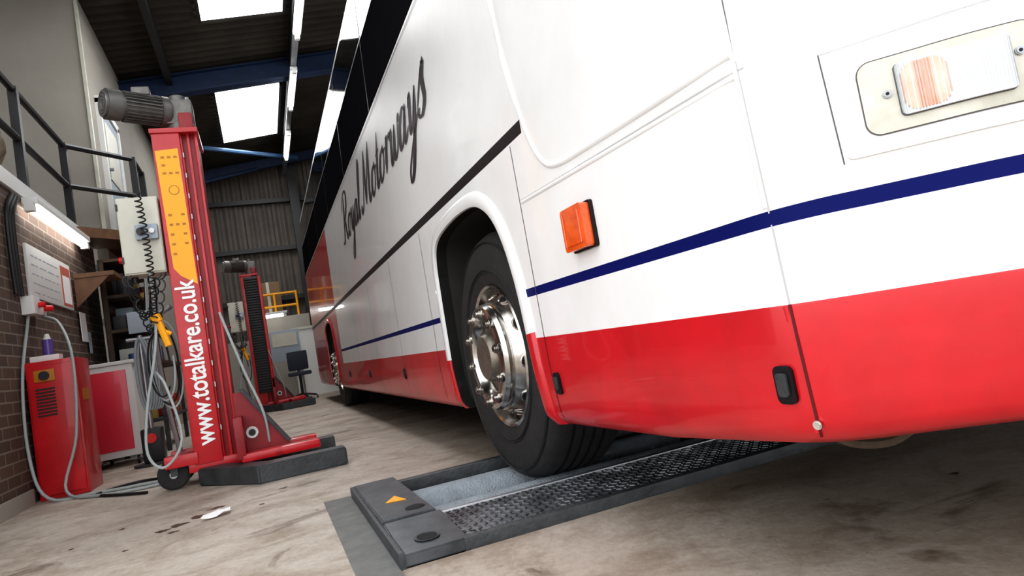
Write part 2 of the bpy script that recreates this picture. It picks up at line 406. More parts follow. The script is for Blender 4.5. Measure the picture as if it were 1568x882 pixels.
patch(b, a0 + 0.255, a0 + 0.40, 0.790, 0.905, 0.017, CLEAR, 0.03, 40, depth=0.012)
for zz, ss in ((0.847, a1 - 0.014), (0.86, a1 + 0.156)):
    b.cyl(bp(ss, zz, 0.007), bp(ss, zz, 0.013), 0.0065, STEEL, 14, bevel=0.0015); b.cyl(bp(ss, zz, 0.0125), bp(ss, zz, 0.0135), 0.0028, DARK, 6)
b.done(coach, 40)
b = B('side_indicator')
patch(b, S(1.575), S(1.445), 0.763, 0.885, 0.010, BLACKTRIM, 0.008, 12, depth=0.010)
patch(b, S(1.572), S(1.452), 0.767, 0.881, 0.034, AMBER, 0.010, 16, depth=0.026)
patch(b, S(1.558), S(1.464), 0.780, 0.868, 0.0365, AMBER, 0.006, 14, depth=0.004, ridges=1)
b.done(coach, 40)
b = B('skirt_latches')
for yy, zz in ((1.85, 0.405), (0.90, 0.415), (4.22, 0.435), (5.75, 0.435), (7.2, 0.435)):
    patch(b, S(yy) - 0.020, S(yy) + 0.020, zz - 0.034, zz + 0.034, 0.007, BLACKTRIM, 0.012, 8, depth=0.008)
    patch(b, S(yy) - 0.012, S(yy) + 0.010, zz - 0.020, zz + 0.022, 0.012, GREY, 0.006, 6, depth=0.008)
b.done(coach, 40)

LET = {
 'R': (1.35, [[(.38, 2.1), (.25, 1.0), (.12, .15), (-.2, 0), (-.35, .2)], [(-.25, 1.5), (-.05, 2.05), (.5, 2.3), (1.0, 2.1), (1.05, 1.6), (.7, 1.15), (.3, 1.05)], [(.5, 1.1), (.8, .4), (1.05, 0), (1.4, .3)]]),
 'o': (.85, [[(.5, 1.0), (.15, .8), (.05, .35), (.28, 0), (.58, .25), (.62, .75), (.45, 1.0), (.6, .85), (.9, .85)]]),
 'y': (.95, [[(0, .75), (.13, 1.0), (.18, .5), (.25, .05), (.45, .15), (.65, 1.0)], [(.65, 1.0), (.6, 0), (.42, -1.0), (.15, -1.25), (.08, -.9), (.4, -.35), (.95, .3)]]),
 'a': (.95, [[(.62, .85), (.38, 1.0), (.08, .65), (.1, .1), (.35, .05), (.6, .6), (.65, 1.0)], [(.65, 1.0), (.58, .3), (.7, 0), (.98, .3)]]),
 'l': (.5, [[(0, .3), (.35, 1.2), (.45, 2.1), (.3, 2.2), (.17, 1.5), (.12, .3), (.25, 0), (.5, .3)]]),
 'M': (1.85, [[(-.25, .35), (-.1, 0), (.2, .35), (.55, 2.15)], [(.55, 2.15), (.62, 1.2), (.75, .1)], [(.75, .1), (1.0, 1.0), (1.4, 2.15)], [(1.4, 2.15), (1.38, .4), (1.52, 0), (1.85, .3)]]),
 't': (.55, [[(.28, 1.8), (.15, .35), (.28, 0), (.55, .3)], [(-.05, 1.12), (.5, 1.18)]]),
 'r': (.68, [[(0, .3), (.2, 1.05), (.2, .8), (.12, 0)], [(.15, .5), (.35, .95), (.6, .98), (.62, .8)]]),
 'w': (1.15, [[(0, .75), (.12, 1.0), (.15, .5), (.2, .05), (.4, .1), (.58, 1.0)], [(.58, 1.0), (.55, .3), (.7, 0), (.95, .25), (1.0, 1.0), (1.15, .85)]]),
 's': (.7, [[(-.05, .3), (.2, .9), (.42, 1.2), (.38, .8), (.55, .3), (.35, 0), (.05, .1), (.15, .25)]]),
 ' ': (.5, [])}
b = B('script_sign_lettering')
u = 0.0; UX = 0.243; UY = 0.172; Y0 = 6.08; Z0 = 1.645
for ch in 'Royal Motorways':
    adv, strokes = LET[ch]
    for st in strokes:
        P = crom([(x_ + u + 0.35 * z_, z_, 0) for x_, z_ in st], 8)
        P = [V((p.x * UX, p.y * UY)) for p in P]
        L = []; R = []; n = len(P)
        for i, p in enumerate(P):
            t = (P[min(i + 1, n - 1)] - P[max(i - 1, 0)]).normalized()
            w = 0.014 + 0.046 * abs(t.y) * (1 if t.y < 0 else 0.3)
            w *= min(1, 0.35 + min(i, n - 1 - i) / 5)
            nn = V((-t.y, t.x)) * w / 2
            L.append(bp(S(Y0 - (p.x + nn.x)), Z0 + p.y + nn.y, 0.004)); R.append(bp(S(Y0 - (p.x - nn.x)), Z0 + p.y - nn.y, 0.004))
        b.grid([L, R], LETTER)
    u += adv
b.done(coach, 60)

def wheel(name, c, sgn):
    b = B(name); ax = V((-sgn, 0, 0))
    W = 0.29
    tp = [(0.285, 0), (0.31, 0.012), (0.37, 0.022), (0.43, 0.018), (0.475, 0.0), (0.495, -0.03), (0.50, -0.06)]
    for k in range(4):
        x_ = -0.06 - (k + 0.5) * (W - 0.12) / 4
        tp += [(0.50, x_ + 0.012), (0.488, x_ + 0.008), (0.488, x_ - 0.004), (0.50, x_ - 0.008)]
    tp += [(0.50, -W + 0.06), (0.495, -W + 0.03), (0.475, -W), (0.40, -W - 0.015), (0.285, -W)]
    b.lathe(tp, c, ax, RUBBER, 72, closed=True)
    for rr, hh in ((0.335, 0.020), (0.345, 0.021), (0.455, 0.014)):
        b.lathe([(rr, hh - 0.004), (rr + 0.003, hh + 0.003), (rr + 0.006, hh - 0.004)], c, ax, RUBBER, 72)
    b.lathe([(0.288, -0.02), (0.292, 0.006), (0.285, 0.012), (0.276, 0.004), (0.27, -0.03), (0.255, -0.055), (0.243, -0.045), (0.23, 0.0), (0.218, 0.025), (0.20, 0.034), (0.185, 0.03), (0.17, 0.015), (0.12, 0.01)], c, ax, CHROME, 72)
    b.lathe([(0.208, 0.030), (0.213, 0.045), (0.205, 0.062), (0.185, 0.070), (0.16, 0.067), (0.145, 0.05), (0.138, 0.02)], c, ax, CHROME, 72)
    b.lathe([(0.142, 0.02), (0.125, 0.03), (0.10, 0.032), (0.095, 0.06), (0.085, 0.072), (0.05, 0.077), (0.0, 0.077)], c, ax, HUBC, 48)
    b.lathe([(0.27, -0.12), (0.0, -0.12)], c, ax, DARK, 24)
    c = V(c); q = ax.to_track_quat('Z', 'Y').to_matrix()
    for k in range(10):
        a = 2 * math.pi * (k + .3) / 10; e = q @ V((math.cos(a), math.sin(a), 0))
        p = c + e * 0.178 + ax * 0.064
        b.cyl(p, p + ax * 0.012, 0.022, CHROME, 14, bevel=0.003); b.cyl(p + ax * 0.012, p + ax * 0.026, 0.0165, CHROME, 12, bevel=0.006)
        a += math.pi / 10; e = q @ V((math.cos(a), math.sin(a), 0))
        p = c + e * 0.238 - ax * 0.022; nrm = (ax * 0.35 + e).normalized()
        b.cyl(p - nrm * 0.02, p + nrm * 0.003, 0.026, DARK, 20)
        b.tube([p + nrm * 0.002 + (ax.cross(e)) * 0.027 * math.cos(t_) + nrm.cross(ax.cross(e)) * 0.027 * math.sin(t_) for t_ in [2 * math.pi * j / 14 for j in range(15)]], 0.004, CHROME, 6, smooth=False)
    b.done(coach, 35)
wheel('front_wheel_offside', (0.88, 2.5, 0.50), 1)
wheel('rear_wheel_offside', (0.88, 8.75, 0.50), 1)
wheel('front_wheel_nearside', (3.26, 2.5, 0.50), -1)
wheel('rear_wheel_nearside', (3.26, 8.75, 0.50), -1)
b = B('underbody_parts')
b.cyl((1.2, 2.5, 0.5), (2.94, 2.5, 0.5), 0.05, DARK); b.cyl((1.2, 8.75, 0.5), (2.94, 8.75, 0.5), 0.08, DARK)
b.box((0.95, 3.02, 0.12), (1.25, 3.035, 0.5), RUBBER)
RUST = mat('rusty_bracket', (0.12, 0.08, 0.05), 0.8, var=0.6, vscale=20)
b.box((1.0, 0.98, 0.262), (1.16, 1.15, 0.32), RUBBER, 0.01)
b.tube([(0.96, 0.97, 0.30), (0.99, 0.94, 0.275), (1.05, 0.91, 0.270), (1.12, 0.89, 0.30)], 0.009, RUST)
b.done(coach)

# ---------------------------------------------------------------- floor + building
b = B('floor')
xs = [-14, 0.27, 3.87, 16]; ys = [-12, 1.84, 2.95, 18]
for i in range(3):
    for j in range(3):
        if i == 1 and j == 1: continue
        b.face([(xs[i], ys[j], 0), (xs[i + 1], ys[j], 0), (xs[i + 1], ys[j + 1], 0), (xs[i], ys[j + 1], 0)], FLOOR)
b.face([(0.27, 1.84, -0.4), (3.87, 1.84, -0.4), (3.87, 2.95, -0.4), (0.27, 2.95, -0.4)], CTRIM)
for a, c in (((0.27, 1.84), (3.87, 1.84)), ((3.87, 1.84), (3.87, 2.95)), ((3.87, 2.95), (0.27, 2.95)), ((0.27, 2.95), (0.27, 1.84))):
    b.face([(a[0], a[1], 0), (c[0], c[1], 0), (c[0], c[1], -0.4), (a[0], a[1], -0.4)], CTRIM)
b.done()
def zr(x): return 5.285 + 0.15 * x if x < 4 else 5.885 - 0.15 * (x - 4)
b = B('ceiling')
rws = []; n = int((15.75 - 2.2) / 0.03)
for i in range(n + 1):
    yy = 2.2 + i * 0.03; w = 0.035 * math.sin(2 * math.pi * yy / 0.18)
    rws.append([(x, yy, zr(x) + w) for x in (-3.3, 0, 4, 8.3)])
b.grid(rws, ROOFM)
for x in (-2.6, -0.75, 0.98, 2.6, 4.2, 6, 7.6):
    b.box((x - 0.04, 2.2, zr(x) - 0.24), (x + 0.04, 15.7, zr(x) - 0.04), BLKM)
b.done(angle=70)
b = B('wall_back')
rws = []; n = int(11.6 / 0.03)
for i in range(n + 1):
    x = -3.3 + i * 0.03; ph = (x / 0.2) % 1; w = 0.05 if ph < 0.35 else (0 if 0.45 < ph < 0.9 else 0.025)
    rws.append([(x, 15.7 - w, 0), (x, 15.7 - w, zr(x))])
b.grid(rws, CLAD, flip=True)
for z in (2.2, 3.34, 4.45):
    b.box((-3.3, 15.5, z - 0.05), (8.3, 15.62, z + 0.05), BLKM)
b.box((-3.3, 15.3, 0), (8.3, 15.45, 1.35), PLAST)
b.done(angle=20)
b = B('wall_right'); b.box((8.2, 2.2, 0), (8.35, 15.7, 5.3), PLAST); b.done()
b = B('wall_left')
b.box((-1.72, 3.0, 0), (-1.52, 7.9, 2.18), BRICK)
b.box((-1.515, 4.0, 0.0), (-1.50, 5.2, 0.10), PLAST)
b.done()
b = B('wall_office')
b.box((-3.3, 7.9, 2.3), (-1.4, 8.0, 5.05), PLAST)
b.box((-1.5, 8.0, 0), (-1.4, 15.6, 5.05), PLAST)
b.box((-3.4, 3.0, 2.3), (-3.3, 8.0, 4.8), PLAST)
b.box((-1.41, 7.88, 2.3), (-1.38, 7.93, 5.0), CREAM)
b.done()
b = B('door_1')
b.box((-1.40, 8.3, 2.3), (-1.35, 8.37, 4.0), WPL); b.box((-1.40, 9.3, 2.3), (-1.35, 9.37, 4.0), WPL)
b.box((-1.40, 8.3, 3.95), (-1.35, 9.37, 4.03), WPL); b.box((-1.395, 8.37, 2.3), (-1.37, 9.3, 3.95), GRAYW)
b.box((-1.375, 8.5, 3.1), (-1.36, 9.15, 3.8), CREAM); b.cyl((-1.37, 8.45, 3.2), (-1.32, 8.45, 3.2), 0.02, STEEL)
b.done()
b = B('mezzanine_floor')
b.box((-3.3, 3.0, 2.18), (-1.50, 7.9, 2.30), WPL)
b.prism([(-1.5, 7.2, 2.18), (-1.0, 7.75, 2.18), (-1.0, 9.6, 2.18), (-1.4, 9.6, 2.18), (-1.4, 7.9, 2.18), (-1.5, 7.9, 2.18)], (0, 0, 0.1), WOOD)
b.done()
b = B('steel_handrail')
pp = [(-1.53, 3.2), (-1.53, 4.55), (-1.53, 5.87), (-1.53, 7.2), (-1.03, 7.75), (-1.03, 8.3)]
for x, yy in pp: b.box((x - 0.03, yy - 0.03, 2.3), (x + 0.03, yy + 0.03, 3.1), BLKM)
for z in (3.08, 2.68):
    for a, c in zip(pp, pp[1:]): b.tube([(a[0], a[1], z), (c[0], c[1], z)], 0.028, BLKM, smooth=False)
b.done()
b = B('rubble_sack')
t = bmesh.new(); bmesh.ops.create_icosphere(t, subdivisions=4, radius=1)
for v in t.verts:
    v.co *= 1 + 0.12 * math.sin(5 * v.co.x + 3 * v.co.y) + 0.06 * math.sin(14 * v.co.z + 6 * v.co.y) + random.uniform(-.02, .02); v.co = V((-1.95 + v.co.x * 0.32, 5.75 + v.co.y * 0.7, 2.72 + v.co.z * 0.42))
b._add(t, mat('hessian_sack', (0.36, 0.28, 0.19), 0.9, var=0.5, vscale=8, bump=0.6, bscale=25)); b.done()

b = B('roof_beam')
def rafter(yy):
    for x0, x1 in ((-3.3, 4), (4, 8.3)):
        for dz, hw in ((-0.12, 0.09), (-0.40, 0.09)):
            b.prism([(x0, yy - hw, zr(x0) + dz), (x1, yy - hw, zr(x1) + dz), (x1, yy + hw, zr(x1) + dz), (x0, yy + hw, zr(x0) + dz)], (0, 0, 0.02), BEAM)
        b.prism([(x0, yy - 0.01, zr(x0) - 0.4), (x1, yy - 0.01, zr(x1) - 0.4), (x1, yy - 0.01, zr(x1) - 0.1), (x0, yy - 0.01, zr(x0) - 0.1)], (0, 0.02, 0), BEAM)
for yy in (4.6, 10.2): rafter(yy)
b.prism([(-3.3, 15.0, zr(-3.3) - 0.3), (4, 15.0, zr(4) - 0.3), (4, 15.0, zr(4) - 0.1), (-3.3, 15.0, zr(-3.3) - 0.1)], (0, 0.1, 0), BEAM)
b.tube([(-0.9, 12.9, 4.95), (1.2, 14.2, 5.0)], 0.045, BEAML, smooth=False)
b.tube([(-1.35, 14.6, 4.6), (0.4, 15.0, 5.05)], 0.045, BEAM, smooth=False)
b.box((1.0, 15.25, 0), (1.2, 15.4, 5.2), BLKM)
b.box((0.91, 3.0, 4.945), (0.99, 15.2, 4.985), STEEL)
b.done()
for i, (y0, y1) in enumerate(((6.3, 8.8), (11.15, 13.6))):
    b = B('window_%d' % (i + 1))
    x0, x1 = -0.18, 0.83
    b.prism([(x0, y0, zr(x0) - 0.06), (x1, y0, zr(x1) - 0.06), (x1, y1, zr(x1) - 0.06), (x0, y1, zr(x0) - 0.06)], (0, 0, 0.01), SKYL)
    b.box((x0 - 0.04, y0, zr(x0) - 0.10), (x0, y1, zr(x0) - 0.03), BLKM); b.box((x1, y0, zr(x1) - 0.10), (x1 + 0.04, y1, zr(x1) - 0.03), BLKM)
    b.done()
def fluoro(a, c):
    b = B('fluorescent_light'); a = V(a); c = V(c)
    al = abs(a.x - c.x) > .1
    lo = V((min(a.x, c.x) - 0.05, min(a.y, c.y) - (0.05 if al else 0), a.z + 0.03)); hi = V((max(a.x, c.x) + 0.05, max(a.y, c.y) + (0.05 if al else 0), a.z + 0.08))
    b.box(lo, hi, WPL, 0.005); b.cyl(a, c, 0.03, TUBE, 12)
    for p in (a, c): b.box(p - V((0.03, 0.03, 0.03)), p + V((0.03, 0.03, 0.04)), WPL)
    b.done()
for y0, y1 in ((7.0, 8.55), (9.6, 11.05), (12.3, 13.8)): fluoro((0.95, y0, 4.86), (0.95, y1, 4.86))
fluoro((-1.44, 5.6, 2.07), (-1.44, 7.15, 2.07))
fluoro((-0.05, 14.2, 1.72), (0.5, 14.2, 1.72))

# ---------------------------------------------------------------- brake tester
PLATE = mat('chequer_plate', (0.14, 0.15, 0.165), 0.38, metal=0.5, col2=(0.05, 0.055, 0.06), vscale=8)
LOZ = mat('chequer_lugs', (0.45, 0.46, 0.48), 0.3, metal=0.8, col2=(0.09, 0.095, 0.1), vscale=9, p=(0.42, 0.62))
ROLL = mat('roller_grit', (0.36, 0.40, 0.44), 0.7, var=0.3, vscale=14, bump=0.8, bscale=120)
b = B('roller_brake_tester')
b.box((0.45, 1.86, -0.02), (3.84, 2.20, 0.03), PLATE, 0.004)
b.box((0.45, 1.842, -0.02), (3.84, 1.872, 0.036), GREY, 0.003)
b.box((0.45, 2.19, -0.04), (3.84, 2.215, 0.036), STEEL, 0.003)
i = 0; x = 0.47
while x < 1.85:
    yy = 1.885; j = 0
    while yy < 2.185:
        R = Matrix.Rotation(math.radians(45 if (i + j) % 2 else -45), 3, 'Z')
        b.box((x - 0.0095, yy - 0.003, 0.029), (x + 0.0095, yy + 0.003, 0.0325), LOZ, 0.0, R)
        yy += 0.025; j += 1
    x += 0.025; i += 1
b.prism([(0.275, 2.16, 0), (0.275, 2.93, 0), (0.275, 2.93, 0.05), (0.275, 2.16, 0.06)], (0.175, 0, 0), PLATE, 0.004)
b.prism([(0.275, 1.845, 0), (0.275, 2.155, 0), (0.275, 2.155, 0.055), (0.275, 1.845, 0.035)], (0.19, 0, 0), PLATE, 0.004)
b.box((0.262, 1.835, -0.05), (0.28, 2.945, 0.045), GREY, 0.003)
b.prism([(0.33, 2.42, 0.0575), (0.40, 2.40, 0.0575), (0.375, 2.50, 0.0575)], (0, 0, 0.002), YEL)
b.lathe([(0.034, 0), (0.038, 0.003), (0.030, 0.003), (0.029, -0.002)], (0.365, 1.935, 0.042), (0, -0.06, 1), GREY, 24)
b.cyl((0.365, 1.935, 0.038), (0.365, 1.935, 0.0445), 0.033, DARK, 24)
b.lathe([(0.0, 0.002), (0.03, 0.002), (0.034, 0.0)], (0.40, 2.25, 0.06), (0, 0, 1), DARK, 20)
b.box((0.45, 2.83, -0.05), (3.84, 2.94, 0.03), PLATE, 0.004); b.box((0.45, 2.81, -0.05), (3.84, 2.832, 0.045), GREY, 0.003)
b.box((1.72, 2.2, -0.05), (2.42, 2.83, 0.02), PLATE)
for x0, x1 in ((0.47, 1.70), (2.44, 3.67)):
    for yy in (2.33, 2.67): b.cyl((x0, yy, -0.078), (x1, yy, -0.078), 0.1, ROLL, 40)
    b.box((x0, 2.43, -0.12), (x1, 2.57, -0.10), STEEL)
b.done()
b = B('floor_trim'); b.box((0.15, 1.70, -0.01), (0.262, 2.98, 0.004), CTRIM); b.done()

# ---------------------------------------------------------------- vehicle lift column
RPL = mat('red_plastic', (0.7, 0.01, 0.01), 0.4)
def lift(shift, far=False):
    b = B('vehicle_lift_column')
    yF = 4.35
    b.box((-0.463, yF, 0.12), (-0.307, yF + 0.42, 2.15), LRED, 0.008)
    b.box((-0.307, yF + 0.05, 0.12), (-0.215, yF + 0.38, 2.18), LRED2, 0.006)
    for x in (-0.305, -0.262, -0.218): b.box((x - 0.007, yF + 0.03, 0.12), (x + 0.007, yF + 0.06, 2.19), LRED, 0.002)
    b.box((-0.47, yF - 0.01, 2.14), (-0.20, yF + 0.43, 2.17), LRED, 0.004)
    b.box((-0.30, yF + 0.0, 2.15), (-0.22, yF + 0.1, 2.27), LRED2, 0.01)
    for k in range(14): b.box((-0.302, yF + 0.025, 0.3 + k * 0.13), (-0.296, yF + 0.032, 0.33 + k * 0.13), STEEL)
    yS = yF - 0.0035
    if far:
        b.box((-0.42, yF - 0.04, 0.3), (-0.22, yF + 0.06, 2.12), BLKM, 0.01)
        for k in range(44): b.box((-0.415, yF - 0.06, 0.35 + k * 0.04), (-0.225, yF - 0.03, 0.372 + k * 0.04), BLKM, 0.006)
        b.box((-0.22, yF - 0.02, 0.15), (-0.17, yF + 0.06, 2.12), LRED, 0.01)
    else:
        b.prism([(-0.452, yS, 2.03), (-0.325, yS, 2.04), (-0.315, yS, 1.19), (-0.40, yS, 1.25), (-0.435, yS, 1.30)], (0, 0.003, 0), YEL)
        for z in (1.98, 1.93, 1.88, 1.62, 1.56, 1.50, 1.44, 1.38):
            for k in range(3):
                if random.random() < 0.85: b.box((-0.425 + k * 0.035, yS - 0.001, z), (-0.405 + k * 0.035, yS, z + 0.014), YEL2)
        b.cyl((-0.375, yS - 0.001, 1.78), (-0.375, yS, 1.78), 0.03, YEL2); b.cyl((-0.375, yS - 0.0015, 1.78), (-0.375, yS, 1.78), 0.025, YEL)
        M = Matrix(((0, -1, 0, -0.340), (0, 0, -1, yS - 0.001), (1, 0, 0, 0.23), (0, 0, 0, 1)))
        b.text('www.totalkare.co.uk', M, WTXT, size=0.150, sx=1.0, offset=0.0028)
    gx, gy = -0.30, yF + 0.14
    b.cyl((gx, gy, 2.16), (gx, gy, 2.24), 0.085, MOTOR, 20, bevel=0.008)
    b.box((gx - 0.085, gy - 0.085, 2.22), (gx + 0.085, gy + 0.085, 2.38), MOTOR, 0.02)
    b.cyl((gx, gy, 2.37), (gx, gy, 2.42), 0.055, MOTOR, 16, bevel=0.006)
    for dx, dy in ((-.06, -.06), (.06, -.06), (.06, .06), (-.06, .06)): b.cyl((gx + dx, gy + dy, 2.38), (gx + dx, gy + dy, 2.395), 0.012, STEEL, 6)
    d = V((-0.86, -0.42, 0.02)).normalized(); o = V((gx, gy, 2.31)) + d * 0.07
    b.cyl(o, o + d * 0.05, 0.095, MOTOR, 28, bevel=0.006); b.cyl(o + d * 0.05, o + d * 0.26, 0.078, MOTOR, 28)
    side = d.cross(V((0, 0, 1))).normalized(); upv = side.cross(d)
    for k in range(26):
        a = 2 * math.pi * k / 26; e = side * math.cos(a) + upv * math.sin(a); p = o + d * 0.155 + e * 0.083
        R = Matrix((d, e, d.cross(e))).transposed()
        b.box(p - V((0.10, 0.011, 0.0025)), p + V((0.10, 0.011, 0.0025)), MOTOR, 0, R)
    b.cyl(o + d * 0.26, o + d * 0.36, 0.092, MOTOR, 28, bevel=0.012)
    for rr in (0.078, 0.058, 0.038): b.lathe([(rr, 0.0), (rr, 0.004), (rr - 0.012, 0.004), (rr - 0.012, 0)], o + d * 0.36, d, STEEL, 24)
    b.box(o + d * 0.14 + V((-0.05, -0.04, 0.08)), o + d * 0.14 + V((0.05, 0.04, 0.13)), MOTOR, 0.008)
    b.box((-0.70, yF + 0.02, 1.29), (-0.475, yF + 0.2, 1.76), CREAM, 0.008)
    b.box((-0.695, yF + 0.012, 1.30), (-0.48, yF + 0.022, 1.75), CREAM, 0.004)
    for zz in (1.36, 1.68): b.box((-0.70, yF + 0.005, zz), (-0.69, yF + 0.03, zz + 0.04), BLKM)
    b.box((-0.61, yF - 0.03, 1.49), (-0.49, yF + 0.015, 1.58), GRAYW, 0.006)
    b.cyl((-0.58, yF - 0.05, 1.535), (-0.58, yF - 0.03, 1.535), 0.022, BLKM); b.cyl((-0.52, yF - 0.05, 1.535), (-0.52, yF - 0.03, 1.535), 0.015, WPL)
    b.cyl((-0.66, yF + 0.1, 1.285), (-0.66, yF + 0.1, 1.25), 0.02, BLKM)
    b.cyl((-0.705, yF + .1, 1.40), (-0.73, yF + .1, 1.40), 0.02, RPL)
    pts = []
    for k in range(230):
        t_ = k / 229; a = t_ * 2 * math.pi * 24
        pts.append((-0.57 + 0.018 * math.cos(a) + 0.02 * math.sin(t_ * 3), yF - 0.07 + 0.018 * math.sin(a), 1.76 - 0.78 * t_))
    b.tube(pts, 0.0045, BCAB, 5, smooth=False)
    for q in range(2):
        pts = []
        for k in range(120):
            t_ = k / 119; a = t_ * 2 * math.pi * 14
            pts.append((-0.70 + 0.03 * q + 0.18 * t_ + 0.015 * math.cos(a), yF - 0.0 - .03 * q, 1.28 - (0.24 + .1 * q) * math.sin(math.pi * t_) + 0.015 * math.sin(a)))
        b.tube(pts, 0.0045, BCAB, 5, smooth=False)
    b.prism([(-0.454, 4.33, 0), (-0.115, 3.88, 0), (0.36, 3.90, 0), (0.36, 4.02, 0), (-0.07, 4.02, 0), (-0.20, 4.20, 0), (-0.36, 4.45, 0)], (0, 0, 0.10), GREY, 0.008)
    b.box((-0.22, 4.60, 0.0), (0.36, 4.72, 0.10), GREY, 0.008)
    b.box((-0.5, 4.36, 0.08), (-0.18, 4.75, 0.14), LRED, 0.008)
    b.box((-0.62, 4.34, 0.13), (-0.44, 4.44, 0.2), LRED, 0.006); b.box((-0.62, 4.66, 0.13), (-0.44, 4.74, 0.2), LRED, 0.006)
    for yy in (4.20, 4.52): b.box((-0.2, yy - 0.06, 0.10), (0.24, yy + 0.06, 0.15), LRED, 0.012)
    b.box((-0.02, 4.14, 0.10), (0.03, 4.56, 0.14), LRED2, 0.005)
    b.box((-0.22, 4.14, 0.12), (-0.17, 4.6, 0.36), LRED2, 0.006)
    b.prism([(-0.21, 4.33, 0.50), (-0.16, 4.33, 0.50), (0.07, 4.33, 0.16), (0.07, 4.33, 0.10), (-0.21, 4.33, 0.10)], (0, 0.03, 0), LRED2, 0.003)
    b.prism([(-0.175, 4.30, 0.52), (-0.15, 4.30, 0.52), (0.085, 4.30, 0.16), (0.06, 4.30, 0.16)], (0, 0.09, 0), GREY, 0.003)
    b.lathe([(0.018, 0), (0.034, 0.003), (0.036, 0), (0.034, -0.003)], (-0.13, 4.325, 0.25), (0, -1, 0), WPL, 20); b.cyl((-0.13, 4.32, 0.25), (-0.13, 4.33, 0.25), 0.02, BLKM)
    for yy in (4.42, 4.7):
        b.cyl((-0.585, yy - 0.025, 0.09), (-0.585, yy + 0.025, 0.09), 0.09, RUBBER, 28, bevel=0.012); b.cyl((-0.585, yy - 0.03, 0.09), (-0.585, yy + 0.03, 0.09), 0.022, STEEL)
        b.box((-0.60, yy - 0.035, 0.08), (-0.56, yy - 0.028, 0.2), GREY)
    b.tube([(-0.56, 4.6, 0.2), (-0.60, 4.6, 0.6), (-0.60, 4.58, 1.0), (-0.5, 4.55, 1.1)], 0.016, STEEL)
    for k in range(4):
        r_ = 0.15 + 0.02 * k
        b.tube([(-0.58 + 0.012 * k + r_ * 0.38 * math.cos(a), yF + 0.02 + 0.02 * k, 0.74 + r_ * 1.25 * math.sin(a)) for a in [2 * math.pi * j / 16 + k for j in range(15)]], 0.006, CAB if k % 2 else BCAB, 6, n=3)
    b.tube([(-0.56, yF - 0.02, 1.3), (-0.57, yF - 0.05, 0.9), (-0.66, yF - 0.06, 0.5), (-0.68, yF - 0.1, 0.25), (-0.6, yF - 0.12, 0.16), (-0.5, yF - 0.1, 0.3), (-0.55, yF - 0.05, 0.6), (-0.6, yF, 0.7)], 0.008, CAB)
    b.tube([(-0.22, yF, 1.0), (-0.17, yF - 0.05, 0.8), (-0.12, yF - 0.05, 0.6), (-0.05, yF - 0.05, 0.35), (-0.04, yF, 0.12)], 0.008, CAB)
    b.tube([(-0.55, yF - 0.04, 1.0), (-0.51, yF - 0.05, 0.84)], 0.020, YEL, smooth=False); b.tube([(-0.565, yF - 0.04, 1.03), (-0.55, yF - 0.04, 0.99)], 0.030, YEL, smooth=False); b.tube([(-0.52, yF - 0.04, 0.93), (-0.49, yF - 0.04, 0.91)], 0.012, YEL, smooth=False)
    b.done(angle=30, shift=Matrix.Translation(shift))
lift((0, 0, 0)); lift((0.27, 6.6, 0), True)

# ---------------------------------------------------------------- left side stuff
b = B('tester_control_cabinet')
b.box((-1.49, 5.25, 0.0), (-1.20, 5.62, 0.92), LRED, 0.01)
b.box((-1.475, 5.238, 0.03), (-1.215, 5.252, 0.89), LRED, 0.006)
for k in range(9): b.box((-1.44, 5.232, 0.55 + k * 0.022), (-1.33, 5.24, 0.56 + k * 0.022), BLKM)
b.box((-1.44, 5.228, 0.78), (-1.32, 5.24, 0.86), YEL2, 0.004); b.cyl((-1.38, 5.215, 0.82), (-1.38, 5.24, 0.82), 0.03, BLKM)
b.box((-1.47, 5.3, 0.92), (-1.3, 5.4, 0.96), WPL, 0.005)
b.box((-1.201, 5.35, 0.62), (-1.195, 5.5, 0.70), YEL2)
b.done()
b = B('spray_can'); b.cyl((-1.40, 5.47, 0.921), (-1.40, 5.47, 1.08), 0.033, PURPLE, bevel=0.006); b.cyl((-1.40, 5.47, 1.08), (-1.40, 5.47, 1.12), 0.024, WPL, r2=0.012); b.done()
b = B('tool_cabinet')
b.box((-1.47, 6.60, 0.08), (-1.09, 7.15, 0.88), WPL, 0.008)
b.box((-1.435, 6.585, 0.14), (-1.145, 6.602, 0.83), PINKRED, 0.004)
b.box((-1.49, 6.58, 0.88), (-1.07, 7.17, 0.91), WPL, 0.004)
for x in (-1.43, -1.13):
    for yy in (6.65, 7.1): b.cyl((x - .012, yy, 0.04), (x + .012, yy, 0.04), 0.04, BLKM); b.box((x - 0.02, yy - .02, 0.05), (x + 0.02, yy + .02, 0.09), STEEL)
b.done()
b = B('wall_switch_box')
b.box((-1.52, 5.43, 1.27), (-1.44, 5.57, 1.40), WPL, 0.006); b.cyl((-1.44, 5.53, 1.34), (-1.40, 5.53, 1.34), 0.02, RPL)
b.box((-1.52, 5.62, 1.28), (-1.45, 5.74, 1.38), WPL, 0.006); b.cyl((-1.45, 5.68, 1.33), (-1.41, 5.72, 1.33), 0.022, RPL)
b.tube([(-1.5, 5.5, 1.27), (-1.5, 5.22, 0.8), (-1.5, 5.18, 0.3), (-1.4, 5.1, 0.03), (-1.1, 5.0, 0.012), (-0.7, 4.9, 0.012)], 0.010, CAB)
b.tube([(-1.47, 5.7, 1.28), (-1.35, 5.6, 1.2), (-1.2, 5.2, 0.9), (-1.22, 5.15, 0.4), (-1.3, 5.1, 0.05), (-1.0, 4.8, 0.012), (-0.6, 4.75, 0.012)], 0.009, CAB)
b.tube([(-0.75, 4.5, 0.01), (-0.95, 4.7, 0.01), (-1.1, 4.95, 0.01), (-0.9, 5.15, 0.01), (-0.65, 5.0, 0.01)], 0.009, BCAB)
b.done()
b = B('wall_conduit')
